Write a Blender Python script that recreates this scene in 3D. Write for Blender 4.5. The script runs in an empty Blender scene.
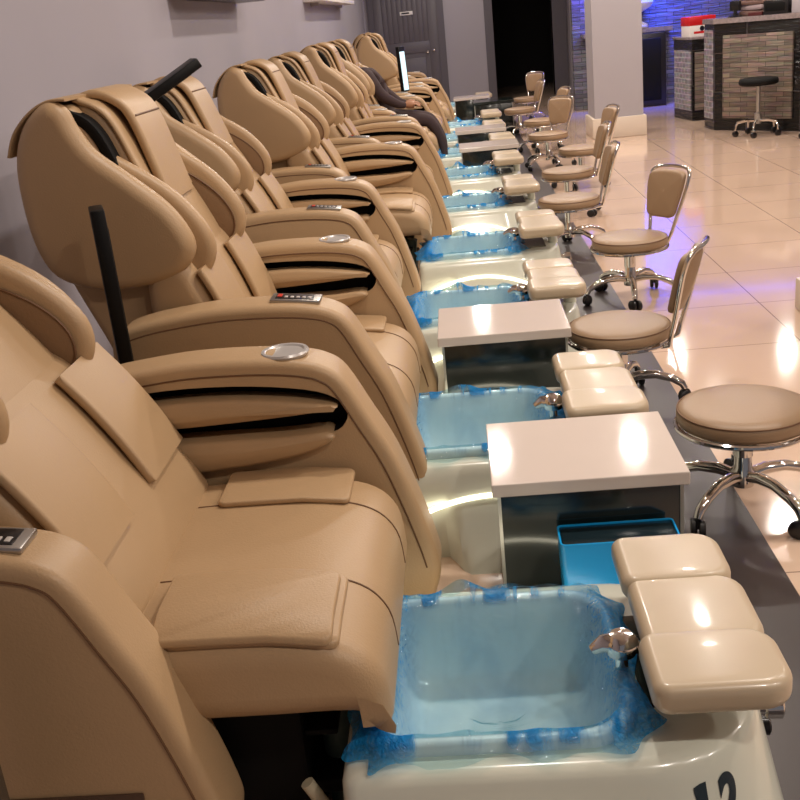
import bpy, bmesh, math, random
from mathutils import Vector, Matrix, noise
from mathutils.geometry import tessellate_polygon
from mathutils.bvhtree import BVHTree
random.seed(7)
PI = math.pi
S = bpy.context.scene
COL = S.collection

# ------------------------------------------------------------------ materials
def lin(h):
    h = h.lstrip('#')
    f = lambda v: v / 12.92 if v <= .04045 else ((v + .055) / 1.055) ** 2.4
    return tuple(f(int(h[i:i + 2], 16) / 255) for i in (0, 2, 4)) + (1,)

def mat(name, col, rough=.5, metal=0., var=.06, vscale=6., bump=0., bscale=60., coat=0., emit=None, estr=0., spec=.5):
    m = bpy.data.materials.new(name); m.use_nodes = True
    nt = m.node_tree; n = nt.nodes; l = nt.links
    b = n['Principled BSDF']
    c = lin(col)
    tc = n.new('ShaderNodeTexCoord')
    if var > 0:
        no = n.new('ShaderNodeTexNoise'); no.inputs['Scale'].default_value = vscale; no.inputs['Detail'].default_value = 4
        l.new(tc.outputs['Object'], no.inputs['Vector'])
        mx = n.new('ShaderNodeMix'); mx.data_type = 'RGBA'
        mx.inputs['A'].default_value = tuple(max(0, v * (1 - var)) for v in c[:3]) + (1,)
        mx.inputs['B'].default_value = tuple(min(1, v * (1 + var)) for v in c[:3]) + (1,)
        l.new(no.outputs['Fac'], mx.inputs['Factor']); l.new(mx.outputs['Result'], b.inputs['Base Color'])
    else:
        b.inputs['Base Color'].default_value = c
    b.inputs['Roughness'].default_value = rough
    b.inputs['Metallic'].default_value = metal
    b.inputs['Specular IOR Level'].default_value = spec
    b.inputs['Coat Weight'].default_value = coat
    if coat: b.inputs['Coat Roughness'].default_value = .08
    if bump > 0:
        nb = n.new('ShaderNodeTexNoise'); nb.inputs['Scale'].default_value = bscale; nb.inputs['Detail'].default_value = 5
        l.new(tc.outputs['Object'], nb.inputs['Vector'])
        bp = n.new('ShaderNodeBump'); bp.inputs['Strength'].default_value = bump; bp.inputs['Distance'].default_value = .01
        l.new(nb.outputs['Fac'], bp.inputs['Height']); l.new(bp.outputs['Normal'], b.inputs['Normal'])
    if emit:
        b.inputs['Emission Color'].default_value = lin(emit); b.inputs['Emission Strength'].default_value = estr
    return m

LEATHER = mat('tan_leather', '#b1936f', .42, var=.07, vscale=3, bump=.10, bscale=220, spec=.42)
LINING = mat('brown_lining', '#86684a', .6, var=.08, bump=.12, bscale=120)
PIPING = mat('dark_piping', '#6a4a2f', .6, var=0)
BROWNPANEL = mat('brown_panel', '#4a3526', .5)
BLACK = mat('black_fabric', '#090808', .7, var=0, spec=.2)
SCREENBODY = mat('screen_body', '#080707', .45, var=0, spec=.25)
BLACKPL = mat('black_plastic', '#121012', .3, var=0)
CHROME = mat('chrome', '#d9d6d2', .07, 1., var=0)
SILVER = mat('silver_plastic', '#c4c0bd', .3, .4, var=0)
STEEL = mat('brushed_steel', '#b9b6b2', .35, 1., var=.05)
CREAM = mat('cream_gelcoat', '#d2d4c5', .22, var=.03, coat=.5)
PAD = mat('cream_pad', '#bba98f', .3, var=.05, vscale=9, coat=.25)
BASIN = mat('white_basin', '#e6ecee', .25, var=.02, coat=.4)
WHITETOP = mat('white_top', '#cfc2b9', .07, var=.03)
GRANITE = mat('black_granite', '#141d1c', .16, var=.5, vscale=40, coat=.5)
STOOLTAN = mat('stool_vinyl', '#957a5e', .42, var=.05, bump=.05, bscale=200)
BLUEBIN = mat('blue_plastic', '#0f9be0', .3, var=.04)
DARKTEAL = mat('dark_teal', '#15242a', .2, var=0)
PIPEGREEN = mat('green_pipe', '#3f4d44', .5)
PIPEWHITE = mat('white_pipe', '#d8cfb2', .4)
LED = mat('led_strip', '#fff8e2', .5, var=0, emit='#fff6da', estr=6.)
BLUELED = mat('blue_led', '#1830ff', .5, var=0, emit='#1636ff', estr=6.)
SCREEN = mat('lit_screen', '#c8e6ee', .3, var=0, emit='#c8f0ff', estr=.7)
REDDIGIT = mat('red_digit', '#a02010', .3, var=0, emit='#ff3a10', estr=.25)
BUTTON = mat('grey_button', '#b9b2ac', .4, var=0)
DARKTXT = mat('dark_number', '#1c2b33', .35, var=0)
DOORM = mat('grey_door', '#5f5a60', .45, var=.06)
FRAMEM = mat('grey_frame', '#59545c', .5, var=.04)
WALLM = mat('wall_paint', '#a09ba4', .75, var=.03, vscale=2)
CEILM = mat('ceiling_paint', '#cfc6c0', .9, var=.02)
PILLARM = mat('pillar_paint', '#a09a9f', .75, var=.03, vscale=2)
TRIMM = mat('cream_trim', '#cfc0b0', .5, var=.03)
DARKROOM = mat('unlit_room_shade', '#141113', .85, var=0)  # darkness of the unlit room put into a near-black wall colour
JACKET = mat('dark_brown_cloth', '#3a2a2b', .85, var=.15, vscale=14, bump=.2, bscale=80)
SKIN = mat('skin', '#a9785a', .5, var=.05)
HAIR = mat('dark_hair', '#17110f', .6)
WHITEST = mat('white_plaster', '#d9d6d6', .6)
RED = mat('red_card', '#c2161d', .35)
WHITEC = mat('white_card', '#e6e0dc', .5)
TOWEL = mat('mauve_towel', '#9b8a8c', .9, bump=.3, bscale=90)
BROWNBOX = mat('brown_folder', '#70554c', .6)
MAROON = mat('maroon_case', '#4f1a1a', .45)
GREYBOX = mat('grey_box', '#a8a1a6', .5)
COUNTERTOP = mat('speckled_stone_top', '#8a7f80', .2, var=.5, vscale=30, coat=.4)
TRAYDARK = mat('dark_recess', '#20261f', .12, var=0)

def tile_floor():
    m = bpy.data.materials.new('floor_tiles'); m.use_nodes = True
    nt = m.node_tree; n = nt.nodes; l = nt.links; b = n['Principled BSDF']
    tc = n.new('ShaderNodeTexCoord'); sp = n.new('ShaderNodeSeparateXYZ'); l.new(tc.outputs['Object'], sp.inputs[0])
    def mth(op, a, bb=None):
        q = n.new('ShaderNodeMath'); q.operation = op
        for i, v in enumerate((a, bb)):
            if v is None: continue
            if isinstance(v, (int, float)): q.inputs[i].default_value = v
            else: l.new(v, q.inputs[i])
        return q.outputs[0]
    def line(out, off, size, w):
        t = mth('FRACT', mth('DIVIDE', mth('SUBTRACT', out, off), size))
        d = mth('ABSOLUTE', mth('SUBTRACT', t, .5))
        return mth('GREATER_THAN', d, .5 - w / size / 2)
    gx = line(sp.outputs[0], .755 - 6.4, .64, .006); gy = line(sp.outputs[1], 4.39 - 12.8, .64, .006)
    g = mth('MAXIMUM', gx, gy)
    no = n.new('ShaderNodeTexNoise'); no.inputs['Scale'].default_value = 1.3; no.inputs['Detail'].default_value = 6
    l.new(tc.outputs['Object'], no.inputs['Vector'])
    mx = n.new('ShaderNodeMix'); mx.data_type = 'RGBA'
    mx.inputs['A'].default_value = lin('#c5a892'); mx.inputs['B'].default_value = lin('#d2b8a3')
    l.new(no.outputs['Fac'], mx.inputs['Factor'])
    m2 = n.new('ShaderNodeMix'); m2.data_type = 'RGBA'; m2.inputs['B'].default_value = lin('#8f7868')
    l.new(mx.outputs['Result'], m2.inputs['A']); l.new(g, m2.inputs['Factor'])
    l.new(m2.outputs['Result'], b.inputs['Base Color'])
    b.inputs['Roughness'].default_value = .09
    b.inputs['Coat Weight'].default_value = .3; b.inputs['Coat Roughness'].default_value = .05
    return m
FLOORM = tile_floor()
STRIPM = mat('dark_floor_tile', '#322a29', .38, var=.12, vscale=3)

def stone(name, c1, c2, mortar, w, h, ms=.008, axis='XZ'):
    m = bpy.data.materials.new(name); m.use_nodes = True
    nt = m.node_tree; n = nt.nodes; l = nt.links; b = n['Principled BSDF']
    tc = n.new('ShaderNodeTexCoord'); sp = n.new('ShaderNodeSeparateXYZ'); l.new(tc.outputs['Object'], sp.inputs[0])
    cb = n.new('ShaderNodeCombineXYZ')
    l.new(sp.outputs[{'X': 0, 'Y': 1}[axis[0]]], cb.inputs[0]); l.new(sp.outputs[2], cb.inputs[1])
    br = n.new('ShaderNodeTexBrick'); l.new(cb.outputs[0], br.inputs['Vector'])
    br.inputs['Scale'].default_value = 1; br.inputs['Brick Width'].default_value = w; br.inputs['Row Height'].default_value = h
    br.inputs['Mortar Size'].default_value = ms; br.inputs['Color1'].default_value = lin(c1); br.inputs['Color2'].default_value = lin(c2)
    br.inputs['Mortar'].default_value = lin(mortar); br.offset = .37
    no = n.new('ShaderNodeTexNoise'); no.inputs['Scale'].default_value = 9; no.inputs['Detail'].default_value = 6
    mp = n.new('ShaderNodeMapping'); mp.inputs['Scale'].default_value = (.6, .6, 4)
    l.new(tc.outputs['Object'], mp.inputs[0]); l.new(mp.outputs[0], no.inputs['Vector'])
    mx = n.new('ShaderNodeMix'); mx.data_type = 'RGBA'; mx.blend_type = 'OVERLAY'; mx.inputs['Factor'].default_value = .75
    l.new(br.outputs['Color'], mx.inputs['A']); l.new(no.outputs['Color'], mx.inputs['B'])
    hs = n.new('ShaderNodeHueSaturation'); hs.inputs['Saturation'].default_value = .7
    l.new(mx.outputs['Result'], hs.inputs['Color']); l.new(hs.outputs[0], b.inputs['Base Color'])
    bp = n.new('ShaderNodeBump'); bp.inputs['Strength'].default_value = .8; bp.inputs['Distance'].default_value = .02
    l.new(no.outputs['Fac'], bp.inputs['Height']); l.new(bp.outputs['Normal'], b.inputs['Normal'])
    b.inputs['Roughness'].default_value = .6
    return m
STONE = stone('ledger_stone', '#86715e', '#5b4b40', '#3a312b', .21, .05, .003)
STONEWALL = stone('ledger_stone_wall', '#706d75', '#4c4a53', '#2f2d34', .24, .055, .004)
BRICKT = stone('small_brick_tile', '#857e86', '#6b656e', '#a39aa2', .11, .06, .006, 'YZ')
BRICKX = stone('small_brick_tile_side', '#857e86', '#6b656e', '#a39aa2', .11, .06, .006)
BLACKTILE = stone('black_wall_tile', '#0d0c0e', '#100e11', '#3a383b', .42, .40, .006)
BLACKTILE.node_tree.nodes['Principled BSDF'].inputs['Roughness'].default_value = .2

def liner_mat():
    m = bpy.data.materials.new('blue_film'); m.use_nodes = True
    nt = m.node_tree; n = nt.nodes; l = nt.links; b = n['Principled BSDF']; out = n['Material Output']
    tc = n.new('ShaderNodeTexCoord')
    no = n.new('ShaderNodeTexNoise'); no.inputs['Scale'].default_value = 13; no.inputs['Detail'].default_value = 7; no.inputs['Distortion'].default_value = .5
    mp = n.new('ShaderNodeMapping'); mp.inputs['Scale'].default_value = (1.0, .8, .35); l.new(tc.outputs['Object'], mp.inputs[0]); l.new(mp.outputs[0], no.inputs['Vector'])
    b.inputs['Base Color'].default_value = lin('#2cb0ff'); b.inputs['Roughness'].default_value = .1
    nb = n.new('ShaderNodeTexNoise'); nb.inputs['Scale'].default_value = 42; nb.inputs['Detail'].default_value = 6; nb.inputs['Distortion'].default_value = 2.2
    l.new(tc.outputs['Object'], nb.inputs['Vector'])
    bp = n.new('ShaderNodeBump'); bp.inputs['Strength'].default_value = 1; bp.inputs['Distance'].default_value = .03
    vo = n.new('ShaderNodeTexVoronoi'); vo.feature = 'DISTANCE_TO_EDGE'; vo.inputs['Scale'].default_value = 38
    wv = n.new('ShaderNodeMix'); wv.data_type = 'VECTOR'; wv.inputs['Factor'].default_value = .06
    l.new(tc.outputs['Object'], wv.inputs['A']); l.new(nb.outputs['Color'], wv.inputs['B']); l.new(wv.outputs['Result'], vo.inputs['Vector'])
    hm = n.new('ShaderNodeMath'); hm.operation = 'ADD'; l.new(nb.outputs['Fac'], hm.inputs[0]); l.new(vo.outputs['Distance'], hm.inputs[1])
    l.new(hm.outputs[0], bp.inputs['Height']); l.new(bp.outputs['Normal'], b.inputs['Normal'])
    tr = n.new('ShaderNodeBsdfTransparent'); tr.inputs['Color'].default_value = (.80, .945, .972, 1)
    rp = n.new('ShaderNodeMapRange'); rp.inputs['From Min'].default_value = .44; rp.inputs['From Max'].default_value = .70
    rp.inputs['To Min'].default_value = .02; rp.inputs['To Max'].default_value = .16
    l.new(no.outputs['Fac'], rp.inputs['Value'])
    mx = n.new('ShaderNodeMixShader'); sx = n.new('ShaderNodeSeparateXYZ'); l.new(tc.outputs['Object'], sx.inputs[0])
    ab = n.new('ShaderNodeMath'); ab.operation = 'ABSOLUTE'; l.new(sx.outputs[0], ab.inputs[0])
    rx = n.new('ShaderNodeMapRange'); rx.inputs['From Min'].default_value = .15; rx.inputs['From Max'].default_value = .24; rx.inputs['To Max'].default_value = 1.3
    l.new(ab.outputs[0], rx.inputs['Value'])
    mu = n.new('ShaderNodeMath'); mu.operation = 'MULTIPLY'; l.new(rx.outputs[0], mu.inputs[0]); l.new(nb.outputs['Fac'], mu.inputs[1])
    ad = n.new('ShaderNodeMath'); ad.operation = 'ADD'; ad.use_clamp = True; l.new(rp.outputs[0], ad.inputs[0]); l.new(mu.outputs[0], ad.inputs[1])
    rz = n.new('ShaderNodeMapRange'); rz.inputs['From Min'].default_value = .284; rz.inputs['From Max'].default_value = .302; rz.inputs['To Max'].default_value = 1.
    l.new(sx.outputs[2], rz.inputs['Value'])
    n3 = n.new('ShaderNodeTexNoise'); n3.inputs['Scale'].default_value = 16; n3.inputs['Detail'].default_value = 3; m4 = n.new('ShaderNodeMapping'); m4.inputs['Scale'].default_value = (1.5, .35, .1); l.new(tc.outputs['Object'], m4.inputs[0]); l.new(m4.outputs[0], n3.inputs['Vector'])
    r3 = n.new('ShaderNodeMapRange'); r3.inputs['From Min'].default_value = .50; r3.inputs['From Max'].default_value = .62; r3.inputs['To Max'].default_value = .75; l.new(n3.outputs['Fac'], r3.inputs['Value'])
    m3 = n.new('ShaderNodeMath'); m3.operation = 'MULTIPLY'; l.new(rz.outputs[0], m3.inputs[0]); l.new(r3.outputs[0], m3.inputs[1])
    a3 = n.new('ShaderNodeMath'); a3.operation = 'ADD'; a3.use_clamp = True; l.new(ad.outputs[0], a3.inputs[0]); l.new(m3.outputs[0], a3.inputs[1])
    l.new(a3.outputs[0], mx.inputs[0])
    gl = n.new('ShaderNodeBsdfGlossy'); gl.inputs['Roughness'].default_value = .12; l.new(bp.outputs['Normal'], gl.inputs['Normal'])
    mg = n.new('ShaderNodeMixShader'); mg.inputs[0].default_value = .13; l.new(tr.outputs[0], mg.inputs[1]); l.new(gl.outputs[0], mg.inputs[2])
    tl = n.new('ShaderNodeBsdfTranslucent'); tl.inputs['Color'].default_value = lin('#34b6ff')
    mt = n.new('ShaderNodeMixShader'); mt.inputs[0].default_value = .45; l.new(b.outputs[0], mt.inputs[1]); l.new(tl.outputs[0], mt.inputs[2]); l.new(mg.outputs[0], mx.inputs[1]); l.new(mt.outputs[0], mx.inputs[2])
    l.new(mx.outputs[0], out.inputs['Surface'])
    return m
FILM = liner_mat()

# ------------------------------------------------------------------ mesh helpers
class MB:
    def __init__(s): s.bm = bmesh.new()
    def loft(s, rings, close=True, cap0=False, cap1=False):
        bm = s.bm
        R = [[bm.verts.new(p) for p in r] for r in rings]
        n = len(R[0])
        for a, b in zip(R, R[1:]):
            for i in range(n if close else n - 1):
                j = (i + 1) % n
                bm.faces.new((a[i], a[j], b[j], b[i]))
        for flag, r in ((cap0, R[0]), (cap1, R[-1])):
            if flag: s.cap(r)
        return R
    def cap(s, ring, hole=None):
        loops = [[v.co for v in ring]] + ([[v.co for v in hole]] if hole else [])
        vs = list(ring) + (list(hole) if hole else [])
        for t in tessellate_polygon(loops):
            try: s.bm.faces.new([vs[i] for i in t])
            except ValueError: pass
    def tube(s, pts, r, seg=10, closed=False):
        pts = [Vector(p) for p in pts]; n = len(pts); rings = []
        up = Vector((.13, .27, .95)).normalized(); prev = None
        for i, p in enumerate(pts):
            if closed: t = pts[(i + 1) % n] - pts[i - 1]
            else: t = pts[min(i + 1, n - 1)] - pts[max(i - 1, 0)]
            t.normalize()
            if prev is None:
                a = t.cross(up)
                if a.length < .1: a = t.cross(Vector((1, 0, 0)))
            else: a = prev - t * prev.dot(t)
            a.normalize(); prev = a; b = t.cross(a)
            rr = r[i] if isinstance(r, (list, tuple)) else r
            rings.append([p + a * rr * math.cos(k * 2 * PI / seg) + b * rr * math.sin(k * 2 * PI / seg) for k in range(seg)])
        if closed: rings.append(rings[0])
        R = s.loft(rings)
        if not closed: s.cap(R[0]); s.cap(R[-1])
    def lathe(s, prof, c=(0, 0, 0), axis='z', seg=28):
        rings = []
        for r, h in prof:
            ring = []
            for k in range(seg):
                a = k * 2 * PI / seg; u, v = max(r, 1e-4) * math.cos(a), max(r, 1e-4) * math.sin(a)
                q = (u, v, h) if axis == 'z' else ((h, u, v) if axis == 'x' else (v, h, u))
                ring.append(Vector(q) + Vector(c))
            rings.append(ring)
        s.loft(rings, cap0=True, cap1=True)
    def box(s, lo, hi, bev=.0, seg=2, M=None):
        b2 = bmesh.new(); bmesh.ops.create_cube(b2, size=1)
        for v in b2.verts: v.co = Vector([lo[i] + (v.co[i] + .5) * (hi[i] - lo[i]) for i in range(3)])
        if bev > 0: bmesh.ops.bevel(b2, geom=b2.edges[:], offset=bev, segments=seg, affect='EDGES', profile=.5)
        if M is not None: bmesh.ops.transform(b2, matrix=M, verts=b2.verts[:])
        s.join(b2)
    def join(s, b2):
        m = {v: s.bm.verts.new(v.co) for v in b2.verts}
        for f in b2.faces:
            try: s.bm.faces.new([m[v] for v in f.verts])
            except ValueError: pass
        b2.free()
    def pillow(s, outline, y0, y1, r, crown=0., seg=5, hole=None, hole_depth=0., swap=None):
        """outline in (x,z) swept along y with rounded edges; hole is cut in the y0 face"""
        o = [Vector(p) for p in outline]
        area = sum(o[i].x * o[(i + 1) % len(o)].y - o[(i + 1) % len(o)].x * o[i].y for i in range(len(o)))
        if area < 0: o.reverse()
        n = len(o); N = []
        for i in range(n):
            e1 = (o[i] - o[i - 1]).normalized(); e2 = (o[(i + 1) % n] - o[i]).normalized()
            t = e1 + e2
            if t.length < 1e-6: t = e2
            t.normalize(); N.append(Vector((-t.y, t.x)))
        c = sum(o, Vector((0, 0))) / n
        f = (lambda p, y: (p.x, y, p.y)) if swap is None else swap
        rings = []
        ks = range(seg + 1)
        sg = 1 if y1 > y0 else -1
        A = []
        for k in ks:
            a = k / seg * PI / 2
            ins = r * (1 - math.sin(a)); y = r * (1 - math.cos(a))
            A.append((ins, y))
        if crown > 0:
            pre = []
            for q in (.35, .6, .8, .93):
                pre.append((q, crown * (1 - (1 - q) ** 0)))
            inner = [[(p + N[i] * r) for i, p in enumerate(o)]]
        base = [[(p + N[i] * ins) for i, p in enumerate(o)] for ins, y in A]
        for (ins, y), b in zip(A, base): rings.append((b, y0 + sg * y))
        for (ins, y), b in zip(reversed(A), reversed(base)): rings.append((b, y1 - sg * y))
        if crown > 0:
            ext = []
            b0 = base[0]
            for q in (.25, .5, .75, .95):
                ext.append(([p.lerp(c, q) for p in b0], crown * (1 - (1 - q) ** 2)))
            rings = [(b, y0 - sg * d) for b, d in reversed(ext)] + rings + [(b, y1 + sg * d) for b, d in ext]
        R = s.loft([[f(p, y) for p in b] for b, y in rings])
        if hole:
            h = [Vector(p) for p in hole]
            hv = [s.bm.verts.new(f(p, y0)) for p in h]
            s.cap(R[0], hv)
            hv2 = [s.bm.verts.new(f(p, y0 + sg * hole_depth)) for p in h]
            for i in range(len(h)):
                j = (i + 1) % len(h); s.bm.faces.new((hv[i], hv[j], hv2[j], hv2[i]))
            s.cap(hv2)
        else: s.cap(R[0])
        s.cap(R[-1])
    def build(s, name, m, parent=None, smooth=True, angle=40, mirror=False):
        bm = s.bm
        if mirror:
            for v in bm.verts: v.co.y = -v.co.y
        bmesh.ops.recalc_face_normals(bm, faces=bm.faces[:])
        me = bpy.data.meshes.new(name); bm.to_mesh(me); bm.free()
        me.materials.append(m)
        if smooth:
            me.polygons.foreach_set('use_smooth', [True] * len(me.polygons))
            me.set_sharp_from_angle(angle=math.radians(angle))
        ob = bpy.data.objects.new(name, me); COL.objects.link(ob)
        if parent: ob.parent = parent
        return ob

def smooth_path(pts, n=5, closed=True):
    P = [Vector(p) for p in pts]; out = []; L = len(P)
    for i in range(L if closed else L - 1):
        p0 = P[i - 1] if closed or i > 0 else P[i]; p1 = P[i]
        p2 = P[(i + 1) % L]; p3 = P[(i + 2) % L] if closed or i + 2 < L else p2
        for k in range(n):
            t = k / n
            out.append(.5 * ((2 * p1) + (p2 - p0) * t + (2 * p0 - 5 * p1 + 4 * p2 - p3) * t * t + (3 * p1 - p0 - 3 * p2 + p3) * t ** 3))
    if not closed: out.append(P[-1])
    return out

def ribbon(prof, th, n=4):
    """closed (x,z) outline of a thin sheet of thickness th lying on prof"""
    p = smooth_path(prof, n, closed=False); up = []
    for i, q in enumerate(p):
        t = (p[min(i + 1, len(p) - 1)] - p[max(i - 1, 0)]).normalized(); up.append(q + Vector((-t.y, t.x)) * th)
    return p + list(reversed(up))

def rrect(x0, x1, y0, y1, rf, rb, nc=8, ne=6):
    """rounded rectangle, front (x1) corners rf, back corners rb; constant vertex count"""
    pts = []
    cor = [((x1 - rf, y1 - rf), rf, 0), ((x0 + rb, y1 - rb), rb, 90), ((x0 + rb, y0 + rb), rb, 180), ((x1 - rf, y0 + rf), rf, 270)]
    arcs = [[Vector((c[0] + r * math.cos(math.radians(a + 90 * k / nc)), c[1] + r * math.sin(math.radians(a + 90 * k / nc)))) for k in range(nc + 1)] for c, r, a in cor]
    for i, a in enumerate(arcs):
        pts += a; b = arcs[(i + 1) % 4]
        for k in range(1, ne): pts.append(a[-1].lerp(b[0], k / ne))
    return pts

def empty(name, loc=(0, 0, 0), rz=0.):
    o = bpy.data.objects.new(name, None); COL.objects.link(o); o.empty_display_size = .1
    o.location = loc; o.rotation_euler = (0, 0, rz); return o
def tag(o, label, cat, group=None):
    o['label'] = label; o['category'] = cat
    if group: o['group'] = group
    return o
def structure(o): o['kind'] = 'structure'; return o
def copy_tree(o, parent=None):
    c = o.copy(); COL.objects.link(c)
    if parent: c.parent = parent
    for ch in list(o.children): copy_tree(ch, c)
    return c

# ------------------------------------------------------------------ the setting
def sbox(name, lo, hi, m, bev=0):
    b = MB(); b.box(lo, hi, bev); return structure(b.build(name, m, smooth=bev > 0))
WX, WY = -1.44, 19.0
sbox('floor', (WX - .2, -3.5, -.1), (7.5, 22.5, 0), FLOORM)
sbox('trim_1', (.2, -3.5, 0), (.765, 18.0, .002), STRIPM)
sbox('ceiling', (WX - .2, -3.5, 3.0), (7.5, 22.5, 3.1), CEILM)
sbox('wall_left', (WX - .2, -3.5, 0), (WX, WY + .2, 3.0), WALLM)
sbox('wall_back', (WX, WY, 0), (.74, WY + .2, 3.0), WALLM)
sbox('wall_back_right', (1.74, WY, 0), (7.3, WY + .2, 3.0), WALLM)
sbox('wall_back_lintel', (.74, WY, 2.3), (1.74, WY + .2, 3.0), WALLM)
sbox('wall_right', (7.3, -3.5, 0), (7.5, 22.5, 3.0), WALLM)
# the unlit room behind the doorway
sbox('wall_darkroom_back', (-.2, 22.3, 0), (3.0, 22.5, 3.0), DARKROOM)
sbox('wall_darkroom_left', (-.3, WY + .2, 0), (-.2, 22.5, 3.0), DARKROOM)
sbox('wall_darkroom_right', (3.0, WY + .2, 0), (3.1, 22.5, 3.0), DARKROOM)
b = MB(); b.box((.60, WY - .04, 0), (.74, WY + .22, 2.36)); b.box((1.74, WY - .04, 0), (1.98, WY + .22, 2.36)); b.box((.60, WY - .04, 2.3), (1.98, WY + .22, 2.42))
structure(b.build('trim_2', FRAMEM, smooth=False))
# grey panelled door on the back wall
d = structure(empty('door_1', (0, WY, 0)))
b = MB(); b.box((-1.36, -.05, 0), (-1.27, 0, 2.2)); b.box((-.20, -.05, 0), (-.08, 0, 2.2)); b.box((-1.36, -.05, 2.12), (-.08, 0, 2.25))
b.build('door_frame', FRAMEM, d, smooth=False)
b = MB(); b.box((-1.27, -.02, .01), (-.20, 0, 2.12))
for x0, x1 in ((-1.27, -1.13), (-.36, -.20)): b.box((x0, -.035, .01), (x1, -.01, 2.12), .004)
for z0, z1 in ((.01, .2), (.92, 1.1), (2.0, 2.12)): b.box((-1.14, -.035, z0), (-.35, -.01, z1), .004)
k = 9
for i in range(k):
    x = -1.13 + i * .77 / k; b.box((x + .004, -.028, 1.1), (x + .77 / k - .004, -.015, 2.0), .006)
b.box((-1.05, -.03, .28), (-.44, -.015, .84), .012)
b.build('door_leaf', DOORM, d, angle=30)
for x, z in ((-.40, .92), (-.29, .94)):
    b = MB(); b.lathe([(.0, -.075), (.022, -.07), (.026, -.055), (.012, -.045), (.012, -.03)], (x, 0, z), 'y', 14); b.build('door_knob', CHROME, d)
b = MB(); b.box((-.82, -.045, 1.54), (-.60, -.03, 1.60), .004); sg = b.build('door_plate', WHITEC, d); sg['label'] = 'white plate'
b = MB(); b.box((-.79, -.047, 1.56), (-.66, -.0445, 1.585)); b.build('plate_mark', BLACKPL, sg, smooth=False)

# pillars
def pillar(name, tname, x0, x1, y0, y1, t, th):
    sbox(name, (x0, y0, 0), (x1, y1, 3.0), PILLARM)
    b = MB(); b.box((x0 - t, y0 - t, 0), (x1 + t, y1 + t, th), .008); structure(b.build(tname, TRIMM))
pillar('pillar_1', 'baseboard_pillar', 1.535, 2.07, 12.15, 12.75, .03, .22)
pillar('pillar_2', 'baseboard_right', 1.55, 2.1, 4.25, 4.86, .03, .15)

# ledger stone wall, lit blue, behind the pillar
sbox('wall_stone', (1.72, 15.75, 0), (5.6, 15.95, 3.0), STONEWALL)
sbox('trim_3', (1.84, 15.45, .98), (3.05, 15.76, 1.04), COUNTERTOP)
b = MB(); b.box((1.9, 15.70, 2.84), (5.4, 15.755, 2.88)); tag(b.build('wall_lamp', BLUELED, smooth=False), 'blue led strip along the top of the stone wall', 'light')

# ------------------------------------------------------------------ massage chairs
WING = [(-1.036, 1.322), (-1.014, 1.270), (-.975, 1.203), (-.897, 1.134), (-.804, 1.046), (-.755, .965), (-.75, .905), (-.80, .850), (-.909, .822), (-1.04, .825),
        (-1.15, .87), (-1.195, .97), (-1.205, 1.12), (-1.19, 1.22), (-1.15, 1.295), (-1.085, 1.342)]
WINGPAD = [(-1.00, 1.20), (-.91, 1.155), (-.79, 1.06), (-.715, .95), (-.715, .865), (-.775, .805), (-.88, .79), (-1.0, .82), (-1.05, .95), (-1.04, 1.12)]
LININGO = [(-.93, 1.075), (-.87, 1.065), (-.79, 1.0), (-.745, .93), (-.745, .87), (-.79, .83), (-.87, .82), (-.95, .86), (-.965, .97)]
ARM = [(-.93, .06), (-.95, .4), (-.955, .66), (-.93, .728), (-.85, .756), (-.7, .774), (-.602, .778), (-.48, .774), (-.39, .763), (-.335, .745),
       (-.296, .71), (-.245, .61), (-.199, .515), (-.155, .38), (-.123, .255), (-.121, .20), (-.148, .12), (-.19, .05)]
POCKET = [(-.87, .65), (-.86, .69), (-.83, .708), (-.7, .722), (-.55, .72), (-.42, .706), (-.335, .684), (-.297, .648), (-.303, .612), (-.345, .590), (-.5, .572), (-.7, .57), (-.84, .59)]
FLAP_UP = [(-.825, .665), (-.80, .688), (-.6, .694), (-.45, .682), (-.33, .662), (-.325, .652), (-.42, .643), (-.6, .635), (-.76, .632), (-.82, .645)]
FLAP_LO = [(-.81, .595), (-.6, .598), (-.45, .596), (-.345, .60), (-.335, .578), (-.42, .548), (-.6, .527), (-.76, .522), (-.81, .55)]

def arm_outline():
    body = smooth_path([Vector(p) for p in ARM[1:-1]], 4, closed=False)
    return [Vector(ARM[0])] + body + [Vector(ARM[-1])]

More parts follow.
